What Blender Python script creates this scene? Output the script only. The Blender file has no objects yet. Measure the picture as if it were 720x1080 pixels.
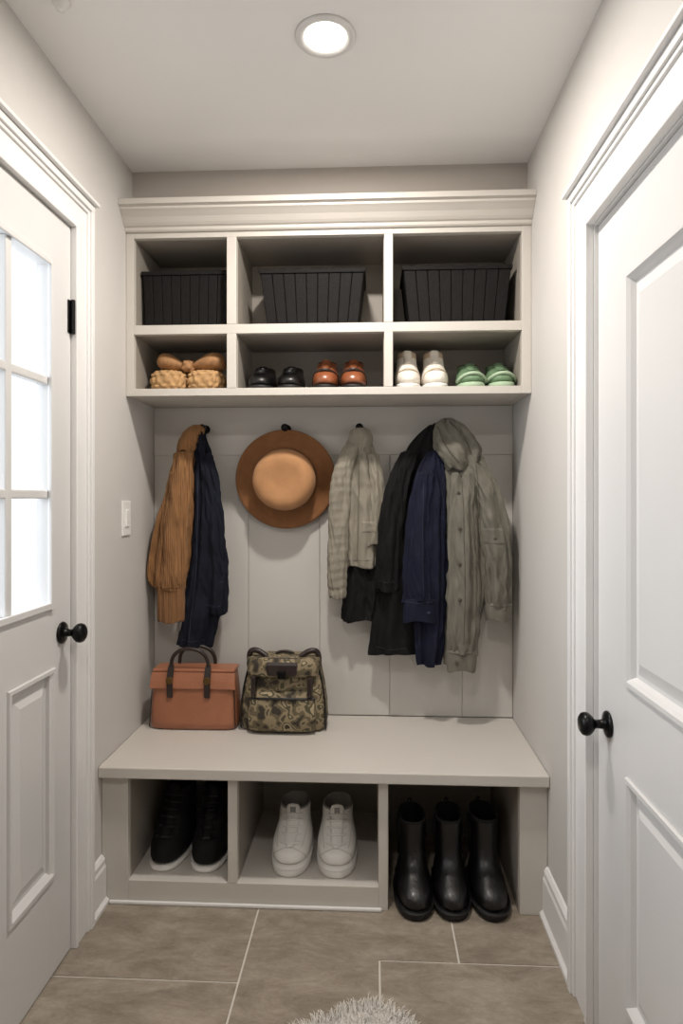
import bpy, bmesh, math, random
from math import sin, cos, pi, radians
from mathutils import Vector, noise
from mathutils.bvhtree import BVHTree
random.seed(7)
C = bpy.context.scene.collection

# ---------------------------------------------------------------- materials
def s2l(c):
    return tuple(((v/255)/12.92 if v/255 <= .04045 else ((v/255+.055)/1.055)**2.4) for v in c)

def mat(name, col, rough=.5, bump=0, bscale=200, var=0, vscale=8, metal=0, sheen=0, spec=.5, stretch=(1,1,1), coat=0):
    m = bpy.data.materials.new(name); m.use_nodes = True
    nt = m.node_tree; b = nt.nodes['Principled BSDF']
    l = s2l(col)
    b.inputs['Base Color'].default_value = (*l, 1)
    b.inputs['Roughness'].default_value = rough
    b.inputs['Metallic'].default_value = metal
    b.inputs['Specular IOR Level'].default_value = spec
    b.inputs['Sheen Weight'].default_value = sheen*.15
    b.inputs['Coat Weight'].default_value = coat
    tc = nt.nodes.new('ShaderNodeTexCoord')
    mp = nt.nodes.new('ShaderNodeMapping'); mp.inputs['Scale'].default_value = stretch
    nt.links.new(tc.outputs['Object'], mp.inputs['Vector'])
    n = nt.nodes.new('ShaderNodeTexNoise'); n.inputs['Scale'].default_value = vscale
    n.inputs['Detail'].default_value = 5
    nt.links.new(mp.outputs[0], n.inputs['Vector'])
    r = nt.nodes.new('ShaderNodeValToRGB')
    lo = tuple(max(0, x*(1-var)) for x in l); hi = tuple(min(1, x*(1+var)) for x in l)
    r.color_ramp.elements[0].color = (*lo, 1); r.color_ramp.elements[0].position = .3
    r.color_ramp.elements[1].color = (*hi, 1); r.color_ramp.elements[1].position = .7
    nt.links.new(n.outputs['Fac'], r.inputs[0]); nt.links.new(r.outputs[0], b.inputs['Base Color'])
    if bump:
        n2 = nt.nodes.new('ShaderNodeTexNoise'); n2.inputs['Scale'].default_value = bscale
        nt.links.new(mp.outputs[0], n2.inputs['Vector'])
        bp = nt.nodes.new('ShaderNodeBump'); bp.inputs['Strength'].default_value = bump
        bp.inputs['Distance'].default_value = .003
        nt.links.new(n2.outputs['Fac'], bp.inputs['Height']); nt.links.new(bp.outputs[0], b.inputs['Normal'])
    return m

def wave_bump(m, scale, dirn='X', strength=.6):
    nt = m.node_tree; b = nt.nodes['Principled BSDF']
    tc = nt.nodes.new('ShaderNodeTexCoord')
    w = nt.nodes.new('ShaderNodeTexWave'); w.bands_direction = dirn
    w.inputs['Scale'].default_value = scale; w.inputs['Distortion'].default_value = .6
    nt.links.new(tc.outputs['Object'], w.inputs['Vector'])
    bp = nt.nodes.new('ShaderNodeBump'); bp.inputs['Strength'].default_value = strength
    bp.inputs['Distance'].default_value = .003
    nt.links.new(w.outputs['Fac'], bp.inputs['Height']); nt.links.new(bp.outputs[0], b.inputs['Normal'])
    return m

M_wall = mat('wall_paint', (202,199,195), .75, .05, 300, .02, 3)
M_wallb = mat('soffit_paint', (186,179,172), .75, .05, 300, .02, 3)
M_ceil = mat('ceiling_paint', (242,241,240), .85, .05, 300, .01, 3)
M_cab = mat('cabinet_paint', (202,197,190), .42, .03, 250, .015, 5)
M_cab_shaded = mat('cabinet_paint_shaded', (152,145,136), .5, .03, 250, .015, 5)  # same cabinet paint darkened: interior shade put into the colour
M_panel = mat('panel_paint', (200,197,192), .5, .03, 250, .015, 5)
M_trim = mat('trim_white_paint', (226,225,224), .35, .02, 250, .01, 5)
M_door = mat('door_paint', (208,207,206), .38, .03, 250, .01, 5)
M_black = mat('black_metal', (14,14,15), .32, 0, 100, .1, 20, metal=.6)
M_plate = mat('switch_plastic', (240,239,236), .3)
M_grout = mat('grout', (210,205,197), .9, .2, 200, .05, 30)
M_basket = mat('dark_basket', (13,11,11), .7, .6, 160, .3, 60, spec=.25)
M_basket_in = mat('dark_basket_inner', (9,8,8), .9, spec=.1)
M_straw = mat('straw', (184,146,100), .75, .5, 250, .25, 60)
M_straw2 = mat('straw_cloth', (162,120,80), .8, .5, 250, .2, 60)
M_blackl = mat('black_leather', (13,12,13), .36, .3, 180, .2, 20, coat=.12)
M_blackfab = mat('black_fabric', (11,11,12), .75, .5, 400, .2, 30, spec=.3)
M_sole_w = mat('white_rubber', (232,230,226), .45, .1, 200, .02, 30)
M_sole_b = mat('black_rubber', (14,13,13), .6, .2, 200, .1, 30)
M_whitel = mat('white_leather', (236,234,230), .42, .15, 180, .02, 20)
M_greyl = mat('grey_lining', (150,148,146), .8, .3, 300, .1, 30)
M_seam = mat('seam_stitch', (196,194,190), .8)
M_brownl = mat('brown_leather', (136,78,48), .32, .2, 150, .2, 25, coat=.3)
M_dark = mat('dark_lining', (20,17,16), .9)
M_cream = mat('cream_leather', (232,226,216), .5, .15, 200, .04, 20)
M_tan = mat('beige_suede', (196,176,152), .7, .3, 300, .1, 40)
M_green = mat('green_suede', (106,134,102), .55, .2, 250, .12, 30)
M_green2 = mat('pale_green_sole', (170,192,164), .6)
M_orange = mat('cognac_leather', (158,102,74), .4, .25, 160, .10, 10, coat=.1)
M_darkbr = mat('dark_brown_leather', (38,26,23), .4, .2, 150, .15, 20)
M_brass = mat('aged_brass', (120,95,60), .3, metal=1)
M_felt = mat('brown_felt', (130,86,50), .85, .4, 350, .1, 25, sheen=.4)
M_feltl = mat('tan_felt', (180,132,90), .85, .4, 350, .07, 25, sheen=.4)
M_band = mat('hat_band', (104,66,38), .6, .3, 350, .1, 30)
M_mustard = wave_bump(mat('mustard_corduroy', (146,104,64), .85, 0, 1, .14, 14, sheen=.3), 42, 'X', .9)
M_rib = wave_bump(mat('mustard_rib', (144,102,64), .85, 0, 1, .12, 12, sheen=.3), 55, 'X', 1)
M_navy = mat('navy_cotton', (19,23,35), .85, .5, 300, .2, 14, spec=.25)
M_navy2 = mat('navy_blue_cotton', (19,22,42), .8, .5, 300, .2, 14, spec=.25)
M_navyl = mat('navy_seam', (40,44,66), .8)
M_sage = mat('khaki_grey_cotton', (140,134,121), .8, .5, 300, .1, 12, sheen=.2)
M_sage_s = mat('khaki_seam', (104,99,88), .85)
M_sage2 = mat('sage_canvas', (108,105,95), .8, .5, 300, .14, 12, sheen=.2)
M_sage2s = mat('sage_seam', (78,75,67), .85)
M_blackc = mat('black_wool', (12,12,13), .85, .6, 250, .25, 14, spec=.3)
M_blacks = mat('black_seam', (30,30,32), .7)
M_musts = mat('mustard_seam', (104,70,40), .85)
M_lens = bpy.data.materials.new('lamp_lens'); M_lens.use_nodes = True
_b = M_lens.node_tree.nodes['Principled BSDF']; _b.inputs['Emission Color'].default_value = (1,.93,.82,1); _b.inputs['Emission Strength'].default_value = 12
M_rug = mat('fluffy_wool', (222,218,212), .95, 0, 1, .08, 20)

M_glass = bpy.data.materials.new('window_glass'); M_glass.use_nodes = True
nt = M_glass.node_tree; nt.nodes.clear()
o = nt.nodes.new('ShaderNodeOutputMaterial'); mx = nt.nodes.new('ShaderNodeMixShader')
tr = nt.nodes.new('ShaderNodeBsdfTransparent'); gl = nt.nodes.new('ShaderNodeBsdfGlossy'); gl.inputs['Roughness'].default_value = .02
mx.inputs[0].default_value = .06
nt.links.new(tr.outputs[0], mx.inputs[1]); nt.links.new(gl.outputs[0], mx.inputs[2]); nt.links.new(mx.outputs[0], o.inputs[0])

# tile
M_tile = bpy.data.materials.new('stone_tile'); M_tile.use_nodes = True
nt = M_tile.node_tree; b = nt.nodes['Principled BSDF']
tc = nt.nodes.new('ShaderNodeTexCoord'); mp = nt.nodes.new('ShaderNodeMapping'); mp.inputs['Scale'].default_value = (1, 2.4, 1); mp.inputs['Rotation'].default_value = (0,0,.25)
n1 = nt.nodes.new('ShaderNodeTexNoise'); n1.inputs['Scale'].default_value = 4.6; n1.inputs['Detail'].default_value = 15; n1.inputs['Roughness'].default_value = .84; n1.inputs['Distortion'].default_value = .4
r = nt.nodes.new('ShaderNodeValToRGB')
r.color_ramp.elements[0].position = .32; r.color_ramp.elements[0].color = (*s2l((108,98,86)),1)
r.color_ramp.elements[1].position = .68; r.color_ramp.elements[1].color = (*s2l((176,165,151)),1)
e = r.color_ramp.elements.new(.5); e.color = (*s2l((146,135,121)),1)
nt.links.new(tc.outputs['Object'], mp.inputs[0]); nt.links.new(mp.outputs[0], n1.inputs['Vector']); nt.links.new(n1.outputs['Fac'], r.inputs[0]); nt.links.new(r.outputs[0], b.inputs['Base Color'])
b.inputs['Roughness'].default_value = .45
bp = nt.nodes.new('ShaderNodeBump'); bp.inputs['Strength'].default_value = .25; bp.inputs['Distance'].default_value = .004
nt.links.new(n1.outputs['Fac'], bp.inputs['Height']); nt.links.new(bp.outputs[0], b.inputs['Normal'])

# camo
M_camo = bpy.data.materials.new('camouflage_canvas'); M_camo.use_nodes = True
nt = M_camo.node_tree; b = nt.nodes['Principled BSDF']; b.inputs['Roughness'].default_value = .8
tc = nt.nodes.new('ShaderNodeTexCoord')
n1 = nt.nodes.new('ShaderNodeTexNoise'); n1.inputs['Scale'].default_value = 24; n1.inputs['Detail'].default_value = 1.5; n1.inputs['Distortion'].default_value = .2
r = nt.nodes.new('ShaderNodeValToRGB'); r.color_ramp.interpolation = 'CONSTANT'
r.color_ramp.elements[0].position = 0; r.color_ramp.elements[0].color = (*s2l((52,46,38)),1)
r.color_ramp.elements[1].position = .38; r.color_ramp.elements[1].color = (*s2l((98,88,66)),1)
for p, c in ((.47,(140,126,100)),(.56,(76,71,52)),(.63,(160,146,118)),(.72,(58,50,40))):
    e = r.color_ramp.elements.new(p); e.color = (*s2l(c),1)
nt.links.new(tc.outputs['Object'], n1.inputs['Vector']); nt.links.new(n1.outputs['Fac'], r.inputs[0]); nt.links.new(r.outputs[0], b.inputs['Base Color'])

# ---------------------------------------------------------------- helpers
def empty(name, loc=(0,0,0), rz=0):
    e = bpy.data.objects.new(name, None); e.location = loc; e.rotation_euler = (0,0,rz); e.empty_display_size = .05
    C.objects.link(e); return e

def mobj(name, V, F, m, parent=None, smooth=False, bevel=0, mats=None, fm=None, subsurf=0):
    me = bpy.data.meshes.new(name); me.from_pydata([tuple(v) for v in V], [], F)
    if mats:
        for q in mats: me.materials.append(q)
        if fm:
            for p, i in zip(me.polygons, fm): p.material_index = i
    else: me.materials.append(m)
    bm = bmesh.new(); bm.from_mesh(me); bmesh.ops.recalc_face_normals(bm, faces=bm.faces); bm.to_mesh(me); bm.free()
    if smooth:
        for p in me.polygons: p.use_smooth = True
    ob = bpy.data.objects.new(name, me); C.objects.link(ob)
    if parent: ob.parent = parent
    if bevel:
        q = ob.modifiers.new('bevel', 'BEVEL'); q.width = bevel; q.segments = 2; q.limit_method = 'ANGLE'; q.angle_limit = radians(40)
    if subsurf:
        q = ob.modifiers.new('sub', 'SUBSURF'); q.levels = subsurf; q.render_levels = subsurf
    return ob

BF = [(0,1,3,2),(4,6,7,5),(0,4,5,1),(2,3,7,6),(0,2,6,4),(1,5,7,3)]
def bverts(x0,x1,y0,y1,z0,z1):
    return [(x,y,z) for x in (x0,x1) for y in (y0,y1) for z in (z0,z1)]
def box(name, x0,x1,y0,y1,z0,z1, m, parent=None, bevel=.002):
    return mobj(name, bverts(x0,x1,y0,y1,z0,z1), BF, m, parent, bevel=bevel)
def boxes(name, L, m, parent=None, bevel=0):
    V=[]; F=[]
    for b in L:
        k=len(V); V+=bverts(*b); F+=[tuple(i+k for i in f) for f in BF]
    return mobj(name, V, F, m, parent, bevel=bevel)

def loft(name, rings, m, parent=None, cap0=True, cap1=True, smooth=True, mats=None, ringmat=None, subsurf=0, bevel=0):
    n=len(rings[0]); V=[p for r in rings for p in r]; F=[]; fm=[]
    for i in range(len(rings)-1):
        for j in range(n):
            F.append((i*n+j, i*n+(j+1)%n, (i+1)*n+(j+1)%n, (i+1)*n+j)); fm.append(ringmat[i] if ringmat else 0)
    if cap0: F.append(tuple(range(n-1,-1,-1))); fm.append(ringmat[0] if ringmat else 0)
    if cap1:
        k=(len(rings)-1)*n; F.append(tuple(range(k,k+n))); fm.append(ringmat[-1] if ringmat else 0)
    return mobj(name, V, F, m, parent, smooth, mats=mats, fm=fm if mats else None, subsurf=subsurf, bevel=bevel)

def tube(name, pts, r, m, parent=None, cyclic=False):
    cu = bpy.data.curves.new(name, 'CURVE'); cu.dimensions='3D'; cu.bevel_depth=r; cu.bevel_resolution=4; cu.use_fill_caps=True
    sp = cu.splines.new('NURBS'); sp.points.add(len(pts)-1)
    for p,q in zip(sp.points, pts): p.co=(*q,1)
    sp.use_endpoint_u=True; sp.order_u=3; sp.use_cyclic_u=cyclic
    cu.materials.append(m)
    ob=bpy.data.objects.new(name, cu); C.objects.link(ob)
    if parent: ob.parent=parent
    return ob

def lathe(name, prof, m, parent=None, n=48, axis='Z', loc=(0,0,0), mats=None, rm=None, sx=1, sy=1):
    rings=[]
    for r,z in prof:
        ring=[]
        for k in range(n):
            a=2*pi*k/n; u,v=r*cos(a)*sx, r*sin(a)*sy
            if axis=='Z': p=(u,v,z)
            elif axis=='X': p=(z,u,v)
            else: p=(u,z,v)
            ring.append((p[0]+loc[0],p[1]+loc[1],p[2]+loc[2]))
        rings.append(ring)
    return loft(name, rings, m, parent, mats=mats, ringmat=rm)

# ---------------------------------------------------------------- room shell
XL, XR, YB, ZC = -.93, .58, 2.705, 2.647
YN = -1.4
ld0, ld1, ldt = 1.052, 1.955, 2.234      # left door opening (wall)
rd0, rd1, rdt = .845, 1.738, 2.118       # right door opening (wall)
boxes('wall_left', [(XL-.12,XL,YN,ld0,0,ZC),(XL-.12,XL,ld1,YB+.12,0,ZC),(XL-.12,XL,ld0,ld1,ldt,ZC)], M_wall)
boxes('wall_right', [(XR,XR+.12,YN,rd0,0,ZC),(XR,XR+.12,rd1,YB+.12,0,ZC),(XR,XR+.12,rd0,rd1,rdt,ZC)], M_wall)
box('wall_back', XL,XR,YB+.015,YB+.12,0,ZC, M_wall, bevel=0)
box('wall_front_unseen', XL-.12,XR+.12,YN-.12,YN,0,ZC, M_wall, bevel=0)  # unseen wall, added to cut sky fill from behind the camera
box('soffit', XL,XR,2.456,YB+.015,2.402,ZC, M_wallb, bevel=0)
box('ceiling', XL-.12,XR+.12,YN,YB+.12,ZC,ZC+.1, M_ceil, bevel=0)

fl = empty('floor')
box('grout_bed', XL-.12,XR+.12,YN,YB+.12,-.06,-.003, M_grout, fl, bevel=0)
g=.003
def tile(i, poly):
    V=[(x,y,-.004) for x,y in poly]+[(x,y,0) for x,y in poly]; n=len(poly)
    F=[tuple(range(n,2*n)), tuple(range(n-1,-1,-1))]+[(k,(k+1)%n,n+(k+1)%n,n+k) for k in range(n)]
    mobj('tile_%d'%i, V, F, M_tile, fl, bevel=.001)
def rect(x0,x1,y0,y1): return [(x0+g,y0+g),(x1-g,y0+g),(x1-g,y1-g),(x0+g,y1-g)]
T=[rect(-1.05,-.385,1.829,2.8), rect(-1.05,-.385,1.2,1.829), rect(-1.05,-.385,.55,1.2), rect(-1.05,-.385,-1.4,.55),
   [(-.385+g,1.28+g),(.02-g,1.28+g),(.02-g,1.937+g),(.257-g,1.937+g),(.257-g,2.8),(-.385+g,2.8)],
   rect(.257,.7,1.937,2.8), rect(.02,.7,1.28,1.937), rect(-.385,.257,.63,1.28), rect(.257,.7,.63,1.28), rect(-.385,.7,-1.4,.63)]
for i,p in enumerate(T): tile(i+1,p)

# ---------------------------------------------------------------- doors
def raised_panel(name, X, s, y0,y1,z0,z1, m, parent):
    lo=[(0,-.004),(.003,.007),(.013,.007),(.020,-.001),(.026,-.012),(.036,-.012),(.066,-.002),(.070,-.002)]
    rings=[]
    for ins,off in lo:
        x=X+s*off
        rings.append([(x,y0+ins,z0+ins),(x,y1-ins,z0+ins),(x,y1-ins,z1-ins),(x,y0+ins,z1-ins)])
    return loft(name, rings, m, parent, cap0=False, smooth=False)

# left door (glazed)
d=empty('door_1'); X=-.926; a,b_=X-.04,X
box('stile_far',a,b_,1.806,1.9355,.006,2.215,M_door,d,.001); box('stile_near',a,b_,1.0735,1.192,.006,2.215,M_door,d,.001)
box('rail_top',a,b_,1.192,1.806,2.058,2.213,M_door,d,0); box('rail_lock',a,b_,1.192,1.806,.895,1.082,M_door,d,0)
box('rail_bottom',a,b_,1.192,1.806,.006,.285,M_door,d,0); box('mullion',a,b_,1.44,1.59,.285,.895,M_door,d,0)
for i,(p,q) in enumerate(((1.59,1.835),(1.195,1.44))):
    raised_panel('panel_%d'%(i+1),X,1,p,q,.285,.895,M_door,d)
box('panel_core',a+.004,b_-.016,1.19,1.81,.28,.90,M_door,d,0)
for i,yy in enumerate((1.605,1.393)): box('muntin_v%d'%i,a+.006,b_-.002,yy-.014,yy+.014,1.082,2.058,M_door,d,.004)
for i,zz in enumerate((1.7225,1.397)): box('muntin_h%d'%i,a+.007,b_-.003,1.192,1.806,zz-.0125,zz+.0125,M_door,d,.004)
for i,(y0,y1) in enumerate(((1.802,1.822),(1.176,1.196))): box('bead_v%d'%i,b_-.002,b_+.010,y0,y1,1.064,2.076,M_door,d,.003)
for i,(z0,z1) in enumerate(((1.066,1.086),(2.054,2.074))): box('bead_h%d'%i,b_-.0015,b_+.009,1.190,1.808,z0,z1,M_door,d,.003)
box('glass',X-.024,X-.020,1.19,1.81,1.08,2.06,M_glass,d,0)
def knob(parent,X,s,Y,Z):
    lathe('knob_rosette',[(.001,0),(.031,0),(.033,s*.003),(.031,s*.007),(.022,s*.010),(.012,s*.013),(.0105,s*.03),(.012,s*.036),(.020,s*.041),(.0275,s*.050),(.029,s*.058),(.0265,s*.066),(.018,s*.072),(.001,s*.074)],M_black,parent,axis='X',loc=(X,Y,Z))
knob(d,X,1,1.878,.985)
box('hinge_leaf',X,X+.004,1.915,1.935,1.89,1.99,M_black,d,.001); tube('hinge_barrel',[(X+.009,1.932,1.888),(X+.009,1.932,1.992)],.007,M_black,d)

# right door
d=empty('door_2'); X=.590; a,b_=X,X+.04
box('stile_far',a,b_,1.53,1.7195,.006,2.0985,M_door,d,.001); box('stile_near',a,b_,.8635,1.06,.006,2.0985,M_door,d,.001)
box('rail_top',a,b_,1.06,1.53,1.91,2.0985,M_door,d,0); box('rail_lock',a,b_,1.06,1.53,.74,.95,M_door,d,0); box('rail_bottom',a,b_,1.06,1.53,.006,.196,M_door,d,0)
raised_panel('panel_upper',X,-1,1.06,1.53,.95,1.91,M_door,d); raised_panel('panel_lower',X,-1,1.06,1.53,.196,.74,M_door,d)
box('panel_core',a+.016,b_,1.05,1.54,.19,1.92,M_door,d,0)
knob(d,X,-1,1.645,.82)

def casing(name, X, s, y0, y1, zt, w, cap):
    c=empty(name); J=.018
    def bx(n,o0,o1,ya,yb,za,zb,bv=.003):
        xa,xb=sorted((X+s*o0,X+s*o1)); box(n,xa,xb,ya,yb,za,zb,M_trim,c,bv)
    for n,ya,sg in (('far',y1-J,1),('near',y0+J,-1)):
        f=lambda p,q:(min(ya+sg*p,ya+sg*q),max(ya+sg*p,ya+sg*q))
        bx('jamb_'+n,-.12,.0004,*f(0.0003,J-.0003),0,zt-.0003,0)
        bx('stop_'+n,-.12,-.055,*f(-.012,-.0002),0,zt-J,0)
        bx('board_'+n,.0006,.018,*f(.010,w-.024),0,zt-J+.012)
        bx('inner_bead_'+n,.0005,.023,*f(.003,.017),0,zt-J+.0175)
        bx('outer_step_'+n,.0007,.025,*f(w-.034,w-.021),0,zt+w-J-.030)
        bx('outer_band_'+n,.0005,.032,*f(w-.022,w),0,zt+w-J-.021)
    y0+=J; y1-=J; zt-=J
    bx('jamb_head',-.12,.0004,y0,y1,zt+.0003,zt+J-.0003,0)
    bx('stop_head',-.12,-.055,y0+.012,y1-.012,zt-.012,zt,0)
    bx('head_board',.0006,.0182,y0-w+.024,y1+w-.024,zt+.010,zt+w-.024)
    bx('head_bead',.0005,.0232,y0-.003,y1+.003,zt+.003,zt+.017)
    bx('head_step',.0007,.0252,y0-w+.021,y1+w-.021,zt+w-.034,zt+w-.0215)
    bx('head_band',.0005,.0322,y0-w-.0005,y1+w+.0005,zt+w-.022,zt+w)
    bx('head_cap',.0005,.038+cap,y0-w-cap,y1+w+cap,zt+w+.0002,zt+w+.012)
    return c
casing('trim_1',XL,1,ld0,ld1,ldt,.112,.008)
casing('trim_2',XR,-1,rd0,rd1,rdt,.132,.008)

# baseboards
def baseboard(name,X,s,y0,y1,h):
    prof=[(0,0),(.028,0),(.028,.012),(.018,.022),(.018,h-.04),(.014,h-.03),(.014,h-.014),(.006,h-.003),(0,h)]
    rings=[[(X+s*(.0005+px),y,pz) for px,pz in prof] for y in (y0,y1)]
    loft(name,rings,M_trim,smooth=False)
baseboard('baseboard_left',XL,1,ld1+.096,2.168,.165)
baseboard('baseboard_right',XR,-1,rd1+.116,2.168,.165)
baseboard('baseboard_left_front',XL,1,YN,ld0-.096,.165)
baseboard('baseboard_right_front',XR,-1,YN,rd0-.116,.165)

# ---------------------------------------------------------------- back panelling
pn=empty('wall_panelling')
xs=[-.929,-.822,-.525,-.223,.071,.371,.579]
for i in range(6): box('board_%d'%(i+1),xs[i]+.0006,xs[i+1]-.0006,YB-.002,YB+.014,.476,1.60,M_panel,pn,.002)
box('top_rail',-.929,.579,YB-.006,YB+.0135,1.566,1.769,M_panel,pn,.002)

# ---------------------------------------------------------------- upper cabinet
cb=empty('cubby_cabinet'); y0,y1=2.39,YB
box('side_left',-.929,-.900,y0,y1,1.770,2.400,M_cab,cb,.0015); box('side_right',.545,.579,y0,y1,1.770,2.400,M_cab,cb,.0015)
box('bottom',-.900,.545,y0+.001,y1,1.770,1.798,M_cab,cb,.0015); box('top',-.900,.545,y0+.001,y1,2.364,2.400,M_cab,cb,.0015)
box('shelf',-.900,.545,y0+.001,y1,2.002,2.037,M_cab,cb,.0015)
for i,(p,q) in enumerate(((-.546,-.510),(.042,.074))):
    box('divider_low_%d'%i,p,q,y0,y1,1.798,2.002,M_cab,cb,.0015); box('divider_up_%d'%i,p,q,y0,y1,2.037,2.364,M_cab,cb,.0015)
box('back',-.900,.545,y1-.006,y1+.006,1.7985,2.3635,M_cab_shaded,cb,0)
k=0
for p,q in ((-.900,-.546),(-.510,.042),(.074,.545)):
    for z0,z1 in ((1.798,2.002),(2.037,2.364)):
        box('shade_skin_l_%d'%k,p,p+.002,y0+.022,y1-.006,z0,z1,M_cab_shaded,cb,0); box('shade_skin_r_%d'%k,q-.002,q,y0+.022,y1-.006,z0,z1,M_cab_shaded,cb,0)  # thin added sheets in the darkened paint, standing for cubby shade
        box('shade_skin_t_%d'%k,p+.002,q-.002,y0+.022,y1-.006,z1-.002,z1,M_cab_shaded,cb,0); k+=1
prof=[(2.389,2.385),(2.383,2.385),(2.378,2.390),(2.378,2.400),(2.370,2.404),(2.362,2.412),(2.350,2.428),(2.334,2.442),(2.326,2.448),(2.326,2.456),(2.312,2.460),(2.312,2.480),(2.4555,2.482),(2.4555,2.4015),(2.389,2.4015)]
loft('trim_3',[[(x,py,pz) for py,pz in prof] for x in (-.929,.579)],M_cab,smooth=False)

# ---------------------------------------------------------------- bench
bn=empty('storage_bench'); F0=2.17
box('seat_top',-.929,.579,2.14,YB-.003,.437,.475,M_cab,bn,.004)
box('side_left',-.929,-.837,F0,YB-.003,.0,.437,M_cab,bn); box('divider_1',-.4925,-.460,F0,YB-.003,.078,.437,M_cab,bn)
box('divider_2',.019,.051,F0,YB-.003,0,.437,M_cab,bn); box('side_right',.488,.579,F0,YB-.003,0,.437,M_cab,bn)
box('base',-.837,.019,F0+.001,YB-.003,0,.078,M_cab,bn); box('back',-.837,.488,YB-.02,YB-.004,.0,.437,M_cab_shaded,bn,0)
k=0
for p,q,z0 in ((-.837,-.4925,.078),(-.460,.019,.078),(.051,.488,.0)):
    box('shade_skin_l_%d'%k,p,p+.002,F0+.022,YB-.02,z0,.437,M_cab_shaded,bn,0); box('shade_skin_r_%d'%k,q-.002,q,F0+.022,YB-.02,z0,.437,M_cab_shaded,bn,0); k+=1  # bay sides skinned in darkened paint to stand for inner shade
box('rail_front',-.835,.486,F0+.004,F0+.02,.427,.437,M_cab,bn,.001)
box('shoe_moulding',-.90,.030,F0-.012,F0-.0005,.0,.012,M_trim,bn,.004)

# ---------------------------------------------------------------- hooks
def hook(x,z=1.676):
    h=empty('coat_hook',(x,YB-.006,z))
    lathe('rosette',[(.001,-.0),(.018,-.0),(.018,-.004),(.008,-.008),(.007,-.05),(.012,-.054),(.0155,-.062),(.0155,-.068),(.011,-.074),(.001,-.076)],M_black,h,axis='Y',n=24)
    tube('lower_prong',[(0,-.004,-.012),(0,-.02,-.035),(0,-.035,-.038),(0,-.042,-.022)],.0045,M_black,h)
for hx in (-.705,-.361,-.055,.255,.33): hook(hx)

# ---------------------------------------------------------------- light fixtures, switch
def downlight(x,y,power):
    e=empty('recessed_downlight',(x,y,ZC))
    lathe('trim_ring',[(.056,-.001),(.060,-.006),(.070,-.010),(.080,-.007),(.083,-.0005)],M_trim,e)
    lathe('lens',[(.001,-.004),(.058,-.004),(.0585,-.002)],M_lens,e)
    l=bpy.data.lights.new('lamp','AREA'); l.shape='DISK'; l.size=.11; l.energy=power; l.color=(1,.93,.85)
    o=bpy.data.objects.new('lamp',l); C.objects.link(o); o.parent=e; o.location=(0,0,-.012)
downlight(-.129,1.755,23)
downlight(-.129,.2,12)  # unseen second fixture, added as fill light
e=empty('ceiling_sensor',(-.79,1.60,ZC))
lathe('housing',[(.001,0),(.022,0),(.022,-.006),(.014,-.012),(.012,-.022),(.001,-.024)],M_plate,e,n=24)
sw=empty('light_switch')
box('plate',XL,XL+.006,2.345,2.425,1.245,1.375,M_plate,sw,.002)
box('rocker',XL+.006,XL+.011,2.369,2.401,1.278,1.342,M_plate,sw,.002)

# ---------------------------------------------------------------- storage baskets
def basket(cx, yf, zb, wt, wb, h, dp, offb=0):
    e=empty('storage_basket',(cx,yf,zb)); V=[]; F=[]
    def pt(u,t,side):
        w=(wb+(wt-wb)*t)/2; ins=(1-t)*(wt-wb)/2*.6; x=u*w+offb*(1-t)
        y0=ins; y1=dp-ins
        return {'f':(x,y0,t*h),'b':(x,y1,t*h),'l':(-w+offb*(1-t),y0+(u+1)/2*(y1-y0),t*h),'r':(w+offb*(1-t),y0+(u+1)/2*(y1-y0),t*h)}[side]
    th=.007; nrm={'f':(0,1),'b':(0,-1),'l':(1,0),'r':(-1,0)}
    for sd,n in (('f',9),('b',9),('l',5),('r',5)):
        for i in range(n):
            u0=-1+2*i/n+.006; u1=-1+2*(i+1)/n-.006; k=len(V); nx,ny=nrm[sd]
            for t in (0,.93):
                for u in (u0,u1):
                    p=pt(u,t,sd); V+= [p,(p[0]+nx*th,p[1]+ny*th,p[2])]
            F+=[tuple(k+q for q in f) for f in ((0,2,6,4),(1,5,7,3),(0,4,5,1),(2,3,7,6),(0,1,3,2),(4,6,7,5))]
    mobj('slats',V,F,M_basket,e,bevel=.0018)
    def ring(t,o,z=None):
        w=(wb+(wt-wb)*t)/2+o; ins=(1-t)*(wt-wb)/2*.6-o; ox=offb*(1-t)
        return [(-w+ox,ins,t*h),(w+ox,ins,t*h),(w+ox,dp-ins,t*h),(-w+ox,dp-ins,t*h)]
    loft('liner',[ring(0,-.004),ring(.95,-.006),ring(.95,-.011),ring(.06,-.012)],M_basket_in,e,smooth=False)
    loft('rim',[ring(.93,-.002),ring(.93,.005),ring(1,.005),ring(1,-.008),ring(.93,-.008)],M_basket,e,smooth=False,cap0=False,cap1=False,bevel=.002)
basket(-.722,2.45,2.0375,.33,.31,.222,.22)
basket(-.232,2.45,2.0375,.400,.345,.222,.22)
basket(.318,2.45,2.0375,.405,.355,.226,.22)

# ---------------------------------------------------------------- shoes
def ring(yf,yb,w,z,n=36,tp=.07,ex=.8):
    R=[]
    for k in range(n):
        a=2*pi*k/n; c,s=cos(a),sin(a)
        y=(yf+yb)/2-(yb-yf)/2*(abs(c)**.9*(1 if c>=0 else -1))
        x=w*(1 if s>=0 else -1)*abs(s)**ex*(1+tp*c)
        R.append((x,y,z))
    return R
LOW=[(.0,-.485,.485,.46),(.14,-.495,.495,.49),(.32,-.48,.49,.5),(.46,-.42,.485,.475),(.58,-.31,.48,.44),(.70,-.19,.475,.41),(.84,-.09,.47,.385),(1.0,-.03,.48,.38)]
HIGH=[(.0,-.485,.485,.46),(.10,-.495,.495,.49),(.24,-.485,.49,.5),(.34,-.44,.485,.48),(.43,-.33,.48,.45),(.54,-.22,.475,.42),(.68,-.12,.47,.40),(.84,-.05,.465,.39),(1.0,-.01,.475,.39)]
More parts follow.
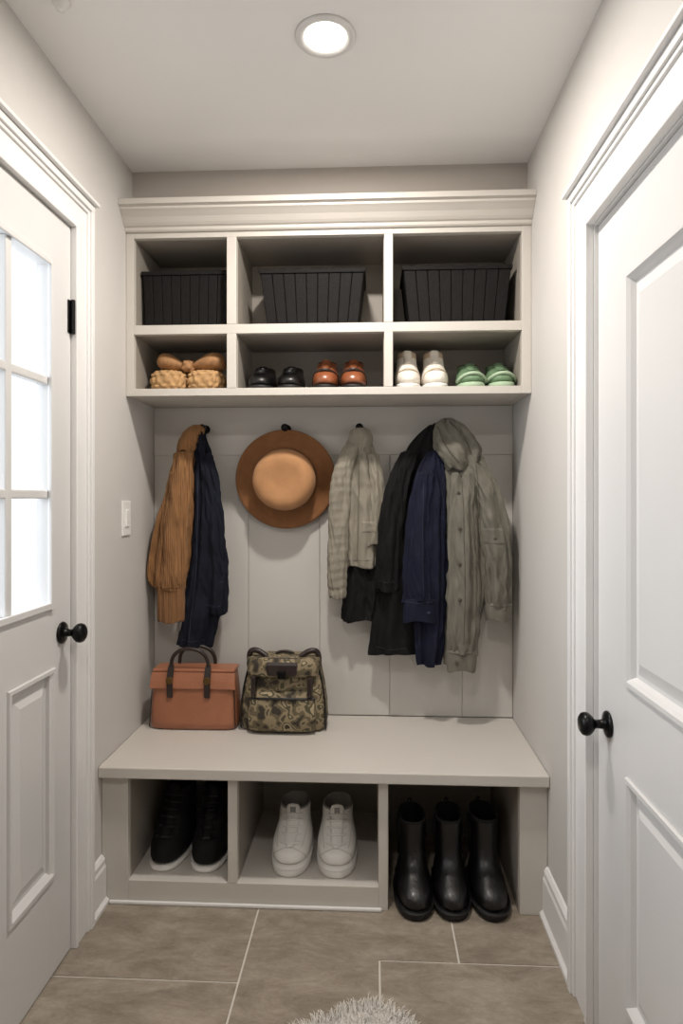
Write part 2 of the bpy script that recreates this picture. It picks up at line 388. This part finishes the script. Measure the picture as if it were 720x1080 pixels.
BOOT=[(.0,-.48,.48,.44),(.06,-.495,.49,.47),(.14,-.49,.49,.48),(.21,-.45,.485,.46),(.27,-.35,.48,.42),(.34,-.22,.47,.38),(.44,-.11,.46,.35),(.58,-.06,.455,.35),(.80,-.07,.465,.37),(1.0,-.08,.475,.38)]
def shoe(name,x,y,z,L,W,H,keys,mu,ms,ml,sole=.028,rz=0,laces=None,tongue=None,toecap=None,strap=None,heel=False,collar=None,gore=None,panels=None,label=None):
    e=empty(name,(x,y,z),rz)
    rs=[ring(-.49*L,.49*L,.46*W,0.0),ring(-.505*L,.505*L,.50*W,.004),ring(-.51*L,.51*L,.515*W,sole*.6),ring(-.50*L,.505*L,.505*W,sole)]
    loft('sole',rs,ms,e)
    hh=H-sole; R=[];rm=[]
    for i,(kz,kf,kb,kw) in enumerate(keys):
        R.append(ring(kf*L,kb*L,kw*W,sole+kz*hh-.001)); rm.append(1 if (collar and kz>=collar) or (toecap and kz<toecap) else 0)
    kz,kf,kb,kw=keys[-1]
    R.append(ring((kf+.012)*L,(kb-.012)*L,(kw-.03)*W,sole+hh+.004)); rm[-1]=2 if not collar else 1; rm.append(2)
    R.append(ring((kf+.03)*L,(kb-.03)*L,(kw-.07)*W,sole+hh-.004)); rm.append(2)
    R.append(ring((kf+.02)*L,(kb-.04)*L,(kw-.08)*W,sole+hh*.55)); rm.append(2)
    loft('upper',R,mu,e,mats=[mu,toecap and ml or (collar and M_tan) or mu,ml],ringmat=rm,subsurf=1)
    def slope(t):
        zz=t
        for i in range(len(keys)-1):
            if keys[i][0]<=zz<=keys[i+1][0]:
                f=(zz-keys[i][0])/(keys[i+1][0]-keys[i][0])
                return (keys[i][1]+f*(keys[i+1][1]-keys[i][1]))*L, sole+zz*hh, (keys[i][3]+f*(keys[i+1][3]-keys[i][3]))*W, (keys[i][2]+f*(keys[i+1][2]-keys[i][2]))*L
        return keys[-1][1]*L, sole+hh, keys[-1][3]*W, keys[-1][2]*L
    if tongue:
        t0,t1,tm=tongue; P=[]
        nS=7
        for i in range(nS):
            t=t0+(min(1,t1)-t0)*i/(nS-1); yy,zz,ww,_=slope(t)
            if i==nS-1: zz+=max(0,(t1-1))*hh; yy-=.006
            w=.20*W*(.8+.3*i/(nS-1))
            P.append([(-w,yy+.010,zz+.001),(-w*.8,yy-.001,zz+.005),(0,yy-.006,zz+.006),(w*.8,yy-.001,zz+.005),(w,yy+.010,zz+.001),(0,yy+.012,zz-.004)])
        loft('tongue',P,tm,e,subsurf=1)
        if label:
            yy,zz,ww,_=slope(.96); box('tongue_label',-.010,.010,yy-.0115,yy-.004,zz-.004,zz+.016,label,e,.001)
    if laces:
        n,t0,t1,lm=laces
        for i in range(n):
            t=t0+(t1-t0)*i/(n-1); yy,zz,ww,_=slope(t); hw=.24*W
            tube('lace_%d'%i,[(-hw,yy+.012,zz),(-hw*.6,yy-.004,zz+.005),(0,yy-.011,zz+.009),(hw*.6,yy-.004,zz+.005),(hw,yy+.012,zz)],.0036,lm,e)
    if panels:
        def surf(t,ang,o=.0002):
            yf,zz,w,yb=slope(t); c,s=cos(ang),sin(ang)
            return ((w+o)*(1 if s>=0 else -1)*abs(s)**.8*(1+.07*c),(yf+yb)/2-((yb-yf)/2+o)*(abs(c)**.9*(1 if c>=0 else -1)),zz)
        tube('toe_seam',[surf(.04+.34*max(0,cos(q*pi/16))**.6,q*.11) for q in range(-8,9)],.0008,panels,e)
        for sg in (-1,1):
            tube('quarter_seam_%d'%(sg+1),[surf(.36+.08*q,sg*(.55+.16*q)) for q in range(7)],.0008,panels,e)
        tube('sole_seam',[p for p in ring(-.512*L,.512*L,.517*W,sole*.72)],.0006,panels,e,cyclic=True)
    if strap:
        t,sm,r=strap; yy,zz,ww,_=slope(t)
        tube('strap',[(-ww*1.0,yy+.06,sole+.01),(-ww*.98,yy+.035,zz-.012),(-ww*.5,yy+.004,zz+.002),(0,yy-.004,zz+.006),(ww*.5,yy+.004,zz+.002),(ww*.98,yy+.035,zz-.012),(ww*1.0,yy+.06,sole+.01)],r,sm,e)
    if heel: 
        loft('heel',[ring(.18*L,.49*L,.43*W,-.0),ring(.2*L,.50*L,.45*W,sole+.006)],ms,e)
        tube('welt',[p for p in ring(-.515*L,.51*L,.52*W,sole)],.0035,ms,e,cyclic=True)
    if gore:
        for sgn in (-1,1):
            P=[]
            for kz,wd in ((.40,.05),(.6,.07),(.8,.08),(.93,.085)):
                yy,zz,ww,_=slope(kz); P.append([(sgn*(ww+.002),.20*L-wd*L,zz),(sgn*(ww+.004),.20*L,zz),(sgn*(ww+.002),.20*L+wd*L,zz),(sgn*(ww-.006),.20*L,zz)])
            loft('gore_%d'%(sgn+1),P,gore,e)
        tube('pull_tab',[(-.008,.47*L,H-.02),(-.006,.485*L,H+.010),(.006,.485*L,H+.010),(.008,.47*L,H-.02)],.003,gore,e)
    return e

# bench row
for x in (-.291,-.130):
    shoe('white_sneaker',x,2.360,.078,.30,.142,.168,HIGH,M_whitel,M_sole_w,M_greyl,sole=.036,laces=(5,.42,.86,M_whitel),tongue=(.36,1.16,M_whitel),rz=(-.01 if x<-.2 else .02),panels=M_seam,label=M_greyl)
for x in (-.735,-.590):
    shoe('black_high_top_shoe',x,2.370,.078,.30,.132,.225,HIGH,M_blackfab,M_sole_w,M_dark,sole=.016,laces=(6,.40,.90,M_blackl),tongue=(.36,1.12,M_blackfab),rz=(-.06 if x<-.7 else .0))
for i,x in enumerate((.140,.268,.395)):
    shoe('ankle_boot',x,2.262+.004*i,0,.29,.127,.262+.004*i,BOOT,M_blackl,M_sole_b,M_dark,sole=.024,heel=True,gore=M_blackfab,rz=(.03,-.02,.04)[i])
# shelf row
zs=1.7985
for x in (-.432,-.319): shoe('black_dress_shoe',x,2.535,zs,.24,.106,.10,LOW,M_blackl,M_sole_b,M_dark,sole=.016,laces=(3,.55,.8,M_blackl),tongue=(.5,1.02,M_blackl))
for x in (-.183,-.075): shoe('brown_loafer',x,2.535,zs,.24,.103,.122,LOW,M_brownl,M_sole_b,M_dark,sole=.016,strap=(.52,M_darkbr,.006),tongue=(.6,1.05,M_brownl))
for x in (.134,.239): shoe('cream_slip_on_shoe',x,2.535,zs,.24,.099,.158,HIGH,M_cream,M_sole_w,M_tan,sole=.018,collar=.80,strap=(.36,M_tan,.003),tongue=(.6,1.02,M_cream))
for x in (.375,.487): shoe('green_sandal',x,2.535,zs,.24,.106,.105,LOW,M_green,M_green2,M_dark,sole=.020,strap=(.34,M_green2,.006),tongue=(.55,1.02,M_green))

# woven straw bag bundle with bow
wb=empty('woven_basket_bundle',(-.722,2.51,zs))
def woven(name,cx,cz,rx,ry,rz_,m,fx=14,fz=7,amp=.006,e=wb):
    R=[]; N=84; Mz=34
    for i in range(1,Mz):
        v=-pi/2+pi*i/Mz; ring_=[]
        cz_=abs(sin(v))**.7*(1 if v>0 else -1); cr=abs(cos(v))**.55
        for k in range(N):
            a=2*pi*k/N; am=amp*sin(a*fx+ (pi if int(i*fz/Mz)%2 else 0))*abs(sin(i*fz*pi/Mz))+amp*.6*abs(sin(i*fz*pi/Mz))
            ca=abs(cos(a))**.8*(1 if cos(a)>0 else -1); sa=abs(sin(a))**.8*(1 if sin(a)>0 else -1)
            ring_.append((cx+(rx*cr+am)*ca,(ry*cr+am)*sa,cz+rz_*cz_))
        R.append(ring_)
    loft(name,R,m,e)
woven('pouch_1',-.076,.044,.068,.060,.043,M_straw); woven('pouch_2',.070,.044,.068,.060,.043,M_straw)
def lobe(name,pts,m):
    R=[]
    for (x,z,hw,hh,t) in pts:
        R.append([(x,cos(a)*hw+ .0,z+sin(a)*hh*(1+.12*sin(4*a+x*60))) for a in [2*pi*k/28 for k in range(28)]])
    loft(name,R,m,wb,subsurf=1)
lobe('bow_left',[(-.125,.118,.02,.010,0),(-.115,.124,.045,.030,0),(-.085,.122,.055,.038,0),(-.05,.114,.05,.028,0),(-.02,.106,.028,.014,0),(-.0,.104,.02,.012,0)],M_straw2)
lobe('bow_right',[(.0,.104,.02,.012,0),(.03,.108,.03,.016,0),(.06,.116,.05,.030,0),(.10,.124,.055,.040,0),(.135,.118,.045,.030,0),(.145,.112,.02,.012,0)],M_straw2)
woven('knot',0,.104,.024,.040,.024,M_straw2,6,4,.004)

# ---------------------------------------------------------------- hat
ht=empty('brimmed_hat',(-.361,2.655,1.463)); ht.rotation_euler=(radians(4),0,0)
prof=[(.126,.016),(.16,.019),(.190,.022),(.203,.016),(.2055,.006),(.203,-.001),(.192,.004),(.165,.006),(.140,.003),(.131,-.004),
      (.1285,-.010),(.1285,-.034),(.126,-.036),(.1235,-.060),(.119,-.084),(.108,-.102),(.092,-.110),(.07,-.110),(.045,-.105),(.02,-.102),(.001,-.1015)]
rm=[0]*9+[2,2,2]+[1]*9
lathe('felt_body',prof,M_felt,ht,n=72,axis='Y',mats=[M_felt,M_feltl,M_band],rm=rm,sx=1.02,sy=1.0)

# ---------------------------------------------------------------- garments (wall plan units: 1 u = 3.84 mm)
def GX(u): return -.943+(u-150)*.003841
def GZ(v): return 1.387-(v-525)*.00383
def cr(p0,p1,p2,p3,t):
    return .5*((2*p1)+(-p0+p2)*t+(2*p0-5*p1+4*p2-p3)*t*t+(-p0+3*p1-3*p2+p3)*t**3)
GM={}
def garment(name, rows, m, parent, nf=5, amp=.010, seed=0, quilt=0, N=110, sub=14, hem=True, wr=.006, grow=True, qp=.040):
    rows=[(GZ(r[0]),GX(r[1]),GX(r[2]),r[3],r[4]) for r in rows]
    S=[]
    for i in range(len(rows)-1):
        p=[rows[max(0,i-1)],rows[i],rows[i+1],rows[min(len(rows)-1,i+2)]]
        for k in range(sub): S.append([cr(p[0][j],p[1][j],p[2][j],p[3][j],k/sub) for j in range(5)])
    S.append(list(rows[-1]))
    R=[]; n=len(S)
    for i,(z,xl,xr,ry,yc) in enumerate(S):
        v=i/(n-1); cx=(xl+xr)/2; rx=max(.004,(xr-xl)/2); g=min(1,v*1.6+.25) if grow else 1
        ring_=[]
        for k in range(N):
            a=2*pi*k/N
            f=.6*sin(nf*a+seed+1.3*sin(2.2*v+seed))+.35*sin((2*nf+1)*a+seed*2+2*v)
            nz=noise.noise(Vector((cx*9+cos(a)*1.6+seed*3,sin(a)*1.6,z*11)))
            # creases: ridged noise running diagonally
            q1=noise.noise(Vector((cos(a)*2.0+seed+z*10,sin(a)*1.5,z*12+cos(a)*2)))
            q2=noise.noise(Vector((cos(a)*4.0-z*16+seed*2,sin(a)*3,z*20)))
            nz2=(.35-abs(q1)*2.6)+.5*(.3-abs(q2)*2.2)
            q=quilt*(abs(sin(z*pi/qp+.35*sin(a*2)))**.55) if quilt else 0
            dd=amp*1.5*g*f+wr*1.7*nz+wr*.85*nz2+q
            c_,s_=cos(a),sin(a)
            x=cx+(rx)*(abs(c_)**.85*(1 if c_>0 else -1))+dd*c_*.6
            y=yc+ry*s_+dd*s_
            zz=z+ (.006*sin(3*a+seed)*(v**6))
            x=max(x,XL+.004); x=min(x,XR-.004); y=min(y,YB-.012)
            ring_.append((x,y,zz))
        R.append(ring_)
    z,xl,xr,ry,yc=S[0]; cx=(xl+xr)/2
    top=[((p[0]-cx)*.5+cx,(p[1]-yc)*.5+yc,p[2]+.008) for p in R[0]]
    R=[top]+R
    if hem:
        z,xl,xr,ry,yc=S[-1]; cx=(xl+xr)/2
        R.append([((p[0]-cx)*.86+cx,(p[1]-yc)*.8+yc,p[2]+.002) for p in R[-1]])
        R.append([((p[0]-cx)*.8+cx,(p[1]-yc)*.7+yc,p[2]+.04) for p in R[-1]])
    o_=loft(name,R,m,parent); GM.setdefault(parent.name,[]).append(o_); return o_
def trees(parent):
    V=[];F=[]
    for ob in GM[parent.name]:
        k=len(V); V+=[v.co.copy() for v in ob.data.vertices]; F+=[tuple(k+i for i in p.vertices) for p in ob.data.polygons]
    return BVHTree.FromPolygons(V,F)
def onsurf(T,u,v):
    h=T.ray_cast(Vector((GX(u),2.2,GZ(v))),Vector((0,1,0)))
    return h[0]
def seam(name,parent,uv,r,m):
    T=trees(parent); P=[]
    for (a0,b0),(a1,b1) in zip(uv[:-1],uv[1:]):
        n=max(2,int(math.hypot(a1-a0,b1-b0)/3))
        for i in range(n):
            h=onsurf(T,a0+(a1-a0)*i/n,b0+(b1-b0)*i/n)
            if h: P.append((h.x,h.y-r*.3,h.z))
    if len(P)>2: tube(name,P,r,m,parent)
def patch(name,parent,u0,u1,v0,v1,th,m,sk=0,n=12):
    T=trees(parent); ry=None; G=[]
    for j in range(n+1):
        row=[]
        for i in range(n+1):
            v=v0+(v1-v0)*j/n; u=u0+(u1-u0)*i/n+sk*j/n; h=onsurf(T,u,v)
            if h is None: h=Vector((GX(u),ry if ry else 2.56,GZ(v)))
            ry=h.y; ed=0 if (i in (0,n) or j in (0,n)) else th
            row.append((h.x,h.y-ed-.0005,h.z))
        G.append(row)
    V=[p for r_ in G for p in r_]; F=[(j*(n+1)+i,j*(n+1)+i+1,(j+1)*(n+1)+i+1,(j+1)*(n+1)+i) for j in range(n) for i in range(n)]
    mobj(name,V,F,m,parent,smooth=True)
Y=2.625
# mustard corduroy jacket
e=empty('mustard_corduroy_jacket')
garment('body',[(452,198,211,.020,Y),(462,190,212,.032,Y),(485,183,211,.042,Y),(520,173,208,.046,Y),(560,161,203,.048,Y),(590,155,200,.048,Y),(612,155,196,.044,Y),(621,162,194,.036,Y)],M_mustard,e,5,.011,1)
garment('sleeve',[(478,186,206,.024,Y-.040),(510,181,205,.032,Y-.045),(560,172,201,.034,Y-.048),(600,168,199,.034,Y-.045),(622,167,197,.032,Y-.04)],M_mustard,e,4,.006,2.2)
garment('cuff',[(618,168,197,.030,Y-.04),(636,168,197,.031,Y-.04),(656,168,196,.030,Y-.04)],M_rib,e,14,.0025,3,wr=.001,grow=False)
garment('collar',[(449,200,214,.022,Y-.005),(456,193,215,.036,Y-.008),(468,190,210,.040,Y-.012),(476,190,205,.030,Y-.02)],M_mustard,e,3,.004,.5)
seam('sleeve_seam',e,[(190,482),(184,520),(177,565),(172,612)],.0016,M_musts); seam('cuff_seam',e,[(168,619),(180,620),(196,619)],.002,M_musts)
# navy jacket
e=empty('navy_jacket')
garment('body',[(455,208,216,.018,Y-.01),(475,206,223,.030,Y-.01),(510,207,231,.038,Y-.01),(560,205,236,.042,Y-.01),(610,200,238,.044,Y-.01),(650,193,233,.042,Y-.01),(684,189,224,.036,Y-.01)],M_navy,e,5,.010,4)
garment('sleeve',[(480,212,226,.022,Y-.030),(520,217,234,.028,Y-.034),(570,220,240,.030,Y-.036),(615,221,243,.030,Y-.036),(648,219,241,.028,Y-.034)],M_navy,e,4,.006,1.1)
seam('cuff_seam',e,[(221,638),(230,639),(240,638)],.0014,M_navyl); seam('hem_seam',e,[(193,676),(205,677),(220,676)],.0012,M_navyl); seam('zip',e,[(211,480),(211,530),(209,600),(205,650),(202,680)],.0016,M_navyl)
# khaki grey quilted jacket
e=empty('khaki_quilted_jacket')
garment('body',[(456,374,390,.024,Y),(468,367,396,.036,Y),(490,362,402,.044,Y),(520,362,406,.046,Y),(560,364,404,.046,Y),(598,366,401,.042,Y)],M_sage,e,5,.009,2,wr=.007)
garment('quilted_sleeve',[(470,366,382,.024,Y-.030),(495,355,374,.030,Y-.036),(530,350,371,.032,Y-.038),(570,349,369,.032,Y-.036),(605,348,367,.030,Y-.034),(630,350,366,.028,Y-.032)],M_sage,e,3,.003,3,quilt=.0055,wr=.004,qp=.034)
garment('right_sleeve',[(480,388,402,.022,Y-.028),(510,392,407,.026,Y-.030),(545,392,408,.026,Y-.030),(575,388,404,.024,Y-.028)],M_sage,e,3,.005,6,wr=.006)
garment('collar',[(453,372,392,.026,Y-.006),(462,369,396,.038,Y-.010),(474,372,392,.034,Y-.018),(482,376,388,.022,Y-.022)],M_sage,e,3,.004,1.5)
seam('zip',e,[(381,484),(381,520),(380,560),(379,594)],.0022,M_sage_s); seam('hem_seam',e,[(369,590),(384,591),(398,590)],.0013,M_sage_s)
seam('cuff_seam',e,[(351,618),(358,619),(365,618)],.0016,M_sage_s); patch('pocket_flap',e,384,399,550,561,.003,M_sage,0)
e=empty('black_hanging_jacket')
garment('body',[(560,368,398,.030,Y+.02),(600,365,402,.036,Y+.014),(630,364,402,.038,Y+.014),(656,362,399,.036,Y+.014)],M_blackc,e,5,.008,5)
# black coat
e=empty('black_coat')
garment('body',[(450,452,464,.022,Y),(462,440,466,.034,Y),(480,428,468,.044,Y),(510,414,470,.050,Y),(550,405,472,.052,Y),(600,401,473,.052,Y),(650,397,474,.050,Y),(690,393,472,.046,Y)],M_blackc,e,6,.012,.7)
garment('sleeve',[(478,424,444,.026,Y-.034),(510,410,434,.032,Y-.040),(550,402,428,.034,Y-.042),(590,399,424,.034,Y-.042),(622,400,423,.030,Y-.040)],M_blackc,e,4,.007,3.3)
seam('cuff_seam',e,[(402,612),(412,613),(421,612)],.0015,M_blacks); seam('hem_seam',e,[(398,682),(415,683),(434,682)],.0013,M_blacks)
# navy blue jacket
e=empty('navy_blue_jacket')
garment('body',[(478,452,466,.018,Y-.050),(500,440,470,.026,Y-.052),(540,434,471,.032,Y-.054),(600,434,471,.034,Y-.054),(660,438,469,.032,Y-.052),(698,441,464,.026,Y-.050)],M_navy2,e,5,.008,2.9)
garment('sleeve',[(500,440,458,.020,Y-.072),(540,431,456,.026,Y-.078),(590,427,457,.028,Y-.080),(632,426,460,.028,Y-.080)],M_navy2,e,4,.007,.4)
garment('cuff',[(629,427,460,.028,Y-.080),(641,426,461,.029,Y-.080),(652,426,461,.028,Y-.080)],M_navy2,e,3,.002,.4,wr=.001,grow=False)
seam('cuff_seam',e,[(428,631),(442,632),(459,631)],.0014,M_navyl); seam('sleeve_seam',e,[(447,510),(446,550),(446,600),(447,628)],.0012,M_navyl)
lathe('cuff_button',[(.001,-.004),(.006,-.004),(.0065,0),(.001,.002)],M_navyl,e,n=16,axis='Y',loc=(GX(452),onsurf(trees(e),452,642).y,GZ(642)))
# sage hooded coat
e=empty('sage_hooded_coat')
ys=Y-.03
garment('body',[(468,470,492,.026,ys),(484,466,506,.040,ys),(510,468,514,.048,ys),(550,470,518,.050,ys),(600,471,516,.050,ys),(650,471,508,.048,ys),(700,471,501,.042,ys)],M_sage2,e,5,.011,4.4)
garment('sleeve',[(482,486,508,.028,ys-.024),(505,494,520,.036,ys-.030),(540,503,530,.038,ys-.034),(580,508,536,.038,ys-.034),(620,510,537,.036,ys-.032),(638,511,537,.034,ys-.03)],M_sage2,e,4,.008,1.9,wr=.008)
garment('sleeve_cuff',[(634,511,538,.034,ys-.03),(642,510,538,.035,ys-.03),(650,511,537,.034,ys-.03)],M_sage2,e,3,.002,1.9,wr=.001,grow=False)
garment('front_sleeve',[(500,476,500,.028,ys-.040),(540,473,500,.034,ys-.046),(600,472,503,.034,ys-.048),(660,471,502,.032,ys-.046),(686,471,500,.030,ys-.044)],M_sage2,e,4,.008,.2,wr=.008)
garment('front_cuff',[(682,470,501,.031,ys-.044),(692,470,501,.032,ys-.044),(702,471,500,.031,ys-.044)],M_sage2,e,3,.002,.2,wr=.001,grow=False)
garment('hood',[(444,466,480,.022,ys-.006),(450,460,489,.036,ys-.012),(462,457,499,.046,ys-.018),(474,458,505,.050,ys-.024),(486,464,504,.044,ys-.030),(496,472,496,.030,ys-.036)],M_sage2,e,3,.008,2.1,wr=.009)
seam('hood_seam',e,[(474,447),(484,458),(492,470),(497,484)],.0018,M_sage2s); seam('hood_edge',e,[(462,452),(466,466),(474,480),(484,492)],.003,M_sage2s)
seam('shoulder_seam',e,[(500,492),(502,510),(504,530),(505,560)],.0016,M_sage2s); seam('front_cuff_seam',e,[(473,683),(486,684),(499,683)],.0018,M_sage2s)
seam('cuff_seam',e,[(513,635),(524,636),(536,635)],.0018,M_sage2s); seam('placket_seam',e,[(486,508),(487,560),(488,620),(487,676)],.0014,M_sage2s)
patch('pocket_flap',e,507,528,556,572,.004,M_sage2,1)
T_=trees(e)
for i,(u,v) in enumerate(((482,520),(483,556),(483,592),(483,628),(480,692),(518,566))):
    h=onsurf(T_,u,v)
    if h: lathe('button_%d'%i,[(.001,-.005),(.0065,-.005),(.007,0),(.001,.002)],M_sage2s,e,n=16,axis='Y',loc=(h.x,h.y,h.z))

# ---------------------------------------------------------------- handbag
def sring(cx,cy,hw,hd,z,n=48,ex=.35):
    R=[]
    for k in range(n):
        a=2*pi*k/n; c,s=cos(a),sin(a)
        R.append((cx+hw*(1 if c>0 else -1)*abs(c)**ex, cy+hd*(1 if s>0 else -1)*abs(s)**ex, z))
    return R
hb=empty('leather_handbag',(-.707,2.565,.4755))
loft('body',[sring(0,0,.160,.060,.0),sring(0,0,.171,.070,.006),sring(0,0,.174,.073,.03),sring(0,0,.170,.068,.12),sring(0,0,.164,.058,.19),sring(0,0,.160,.050,.222),sring(0,0,.152,.042,.232)],M_orange,hb)
loft('flap',[[(-.166,-.050,.222),(.166,-.050,.222),(.166,-.056,.222),(-.166,-.056,.222)],[(-.168,-.062,.19),(.168,-.062,.19),(.168,-.066,.19),(-.168,-.066,.19)],[(-.170,-.066,.165),(.170,-.066,.165),(.170,-.071,.165),(-.170,-.071,.165)],[(-.170,-.067,.160),(.170,-.067,.160),(.170,-.070,.160),(-.170,-.070,.160)]],M_orange,hb,smooth=False,bevel=.002)
box('flap_top',-.164,.164,-.055,.045,.222,.236,M_orange,hb,.006)
for i,x in enumerate((-.088,.060)):
    box('strap_%d'%i,x-.012,x+.012,-.0765,-.070,.128,.205,M_darkbr,hb,.003)
    loft('strap_upper_%d'%i,[[(x-.012,-.076,.20),(x+.012,-.076,.20),(x+.012,-.070,.20),(x-.012,-.070,.20)],[(x-.012,-.060,.240),(x+.012,-.060,.240),(x+.012,-.053,.240),(x-.012,-.053,.240)],[(x-.010,-.050,.252),(x+.010,-.050,.252),(x+.010,-.046,.246),(x-.010,-.046,.246)]],M_darkbr,hb,smooth=False)
    lathe('ring_%d'%i,[(.009,-.002),(.013,-.003),(.015,0),(.013,.003),(.009,.002)],M_brass,hb,n=24,axis='Y',loc=(x,-.079,.196))
def arch(name,y,rise,x0,x1,m,r):
    pts=[(x0,y,.22)]
    for k in range(9):
        a=pi*k/8; pts.append(((x0+x1)/2-(x1-x0)/2*cos(a)*1.02,y-.01*sin(a),.245+rise*sin(a)**.8))
    pts.append((x1,y,.22)); tube(name,pts,r,m,hb)
arch('handle_front',-.052,.074,-.088,.060,M_darkbr,.0075); arch('handle_back',.035,.066,-.080,.066,M_darkbr,.0075)
tube('side_seam_left',[(-.170,-.067,.01),(-.166,-.060,.12),(-.160,-.048,.22)],.002,M_darkbr,hb)
tube('side_seam_right',[(.170,-.067,.01),(.166,-.060,.12),(.160,-.048,.22)],.002,M_darkbr,hb)

# ---------------------------------------------------------------- camo backpack
bk=empty('camouflage_backpack',(-.350,2.565,.4755))
loft('body',[sring(0,0,.150,.062,.0,ex=.5),sring(0,0,.165,.075,.008,ex=.5),sring(0,0,.171,.082,.04,ex=.5),sring(0,0,.168,.080,.11,ex=.5),sring(0,0,.158,.072,.18,ex=.5),sring(0,0,.146,.062,.24,ex=.5),sring(0,0,.136,.052,.275,ex=.5),sring(0,0,.12,.040,.285,ex=.5)],M_camo,bk)
loft('front_pocket',[sring(0,-.078,.118,.022,.012,ex=.5),sring(0,-.08,.130,.030,.020,ex=.5),sring(0,-.08,.132,.032,.07,ex=.5),sring(0,-.078,.126,.028,.13,ex=.5),sring(0,-.074,.118,.018,.155,ex=.5),sring(0,-.07,.11,.008,.160,ex=.5)],M_camo,bk)
tube('pocket_zip',[(-.128,-.092,.135),(-.06,-.110,.141),(.06,-.110,.141),(.128,-.092,.135)],.005,M_blackl,bk)
tube('zip_pull',[(.045,-.114,.142),(.047,-.116,.115)],.003,M_blackl,bk)
loft('top_flap',[sring(0,-.02,.120,.062,.288,ex=.5),sring(0,-.022,.142,.066,.286,ex=.5),sring(0,-.03,.146,.062,.262,ex=.5),sring(0,-.05,.138,.044,.225,ex=.5),sring(0,-.054,.134,.036,.218,ex=.5)],M_camo,bk)
loft('dark_panel',[[( -.055,-.1,.225),(.055,-.1,.225),(.055,-.09,.225),(-.055,-.09,.225)],[(-.06,-.096,.265),(.06,-.096,.265),(.06,-.085,.265),(-.06,-.085,.265)],[(-.06,-.080,.292),(.06,-.080,.292),(.06,-.060,.285),(-.06,-.060,.285)]],M_darkbr,bk,smooth=False,bevel=.003)
for i,sx in enumerate((-1,1)):
    P=[(sx*.137,-.03,.255),(sx*.140,-.035,.296),(sx*.122,-.040,.314),(sx*.090,-.045,.307),(sx*.065,-.050,.288)]
    tube('strap_loop_%d'%i,P,.011,M_darkbr,bk)
    box('side_strap_%d'%i,sx*.108-.009,sx*.108+.009,-.118,-.06,.150,.225,M_darkbr,bk,.004)
    tube('edge_piping_%d'%i,[(sx*.166,-.055,.01),(sx*.168,-.058,.08),(sx*.156,-.050,.18),(sx*.138,-.04,.25)],.0035,M_blackl,bk)
box('buckle',-.016,.016,-.112,-.098,.215,.245,M_black,bk,.004)
tube('top_handle',[(-.035,.0,.285),(-.03,.0,.298),(.03,.0,.298),(.035,.0,.285)],.006,M_darkbr,bk)

# ---------------------------------------------------------------- fluffy rug
V=[];F=[];cx,cy=-.025,1.305
def inside(x,y,s=1):
    a=math.atan2(y-cy,x-cx); rr=1+.04*sin(5*a)+.03*sin(9*a+1)
    return ((x-cx)/(.34*rr*s))**2+((y-cy)/(.425*rr*s))**2<1
n=0
while n<24000:
    x=cx+random.uniform(-.38,.38); y=cy+random.uniform(-.5,.5)
    if not inside(x,y): continue
    n+=1; k=len(V); ang=random.uniform(0,2*pi)
    ox,oy=x-cx,y-cy; ln=random.uniform(.015,.035); h=random.uniform(.010,.024)
    dx=cos(ang)*ln*.6+ox*.05; dy=sin(ang)*ln*.6+oy*.05; w=.001
    px_,py_=-sin(ang)*w,cos(ang)*w
    V+=[(x-px_,y-py_,.004),(x+px_,y+py_,.004),(x+dx*.5+px_,y+dy*.5+py_,h),(x+dx*.5-px_,y+dy*.5-py_,h),(x+dx,y+dy,h*.75)]
    F+=[(k,k+1,k+2,k+3),(k+3,k+2,k+4)]
rg=empty('fluffy_rug')
mobj('wool_fibres',V,F,M_rug,rg)
R=[]
for z,s in ((.0005,.97),(.006,.98),(.009,.94)):
    R.append([(cx+.34*s*(1+.04*sin(5*a)+.03*sin(9*a+1))*cos(a),cy+.425*s*(1+.04*sin(5*a)+.03*sin(9*a+1))*sin(a),z) for a in [2*pi*k/64 for k in range(64)]])
loft('backing',R,M_rug,rg)

# ---------------------------------------------------------------- world, lights, camera
w=bpy.data.worlds.new('sky'); bpy.context.scene.world=w; w.use_nodes=True
bg=w.node_tree.nodes['Background']; bg.inputs[0].default_value=(.90,.95,1,1); bg.inputs[1].default_value=1.6
l=bpy.data.lights.new('daylight','AREA'); l.shape='RECTANGLE'; l.size=1.6; l.size_y=1.6; l.energy=72; l.color=(.84,.92,1)
o=bpy.data.objects.new('daylight',l); C.objects.link(o); o.location=(-2.3,1.5,1.9); o.rotation_euler=(0,radians(-80),0)
bpy.context.scene.view_settings.view_transform='Standard'

cam=bpy.data.cameras.new('camera'); co=bpy.data.objects.new('camera',cam); C.objects.link(co)
co.location=(0,0,1.387); co.rotation_euler=(radians(90),0,.0485)
cam.sensor_fit='HORIZONTAL'; cam.sensor_width=36; cam.lens=34; cam.shift_y=-15/720; cam.clip_start=.02
bpy.context.scene.camera=co
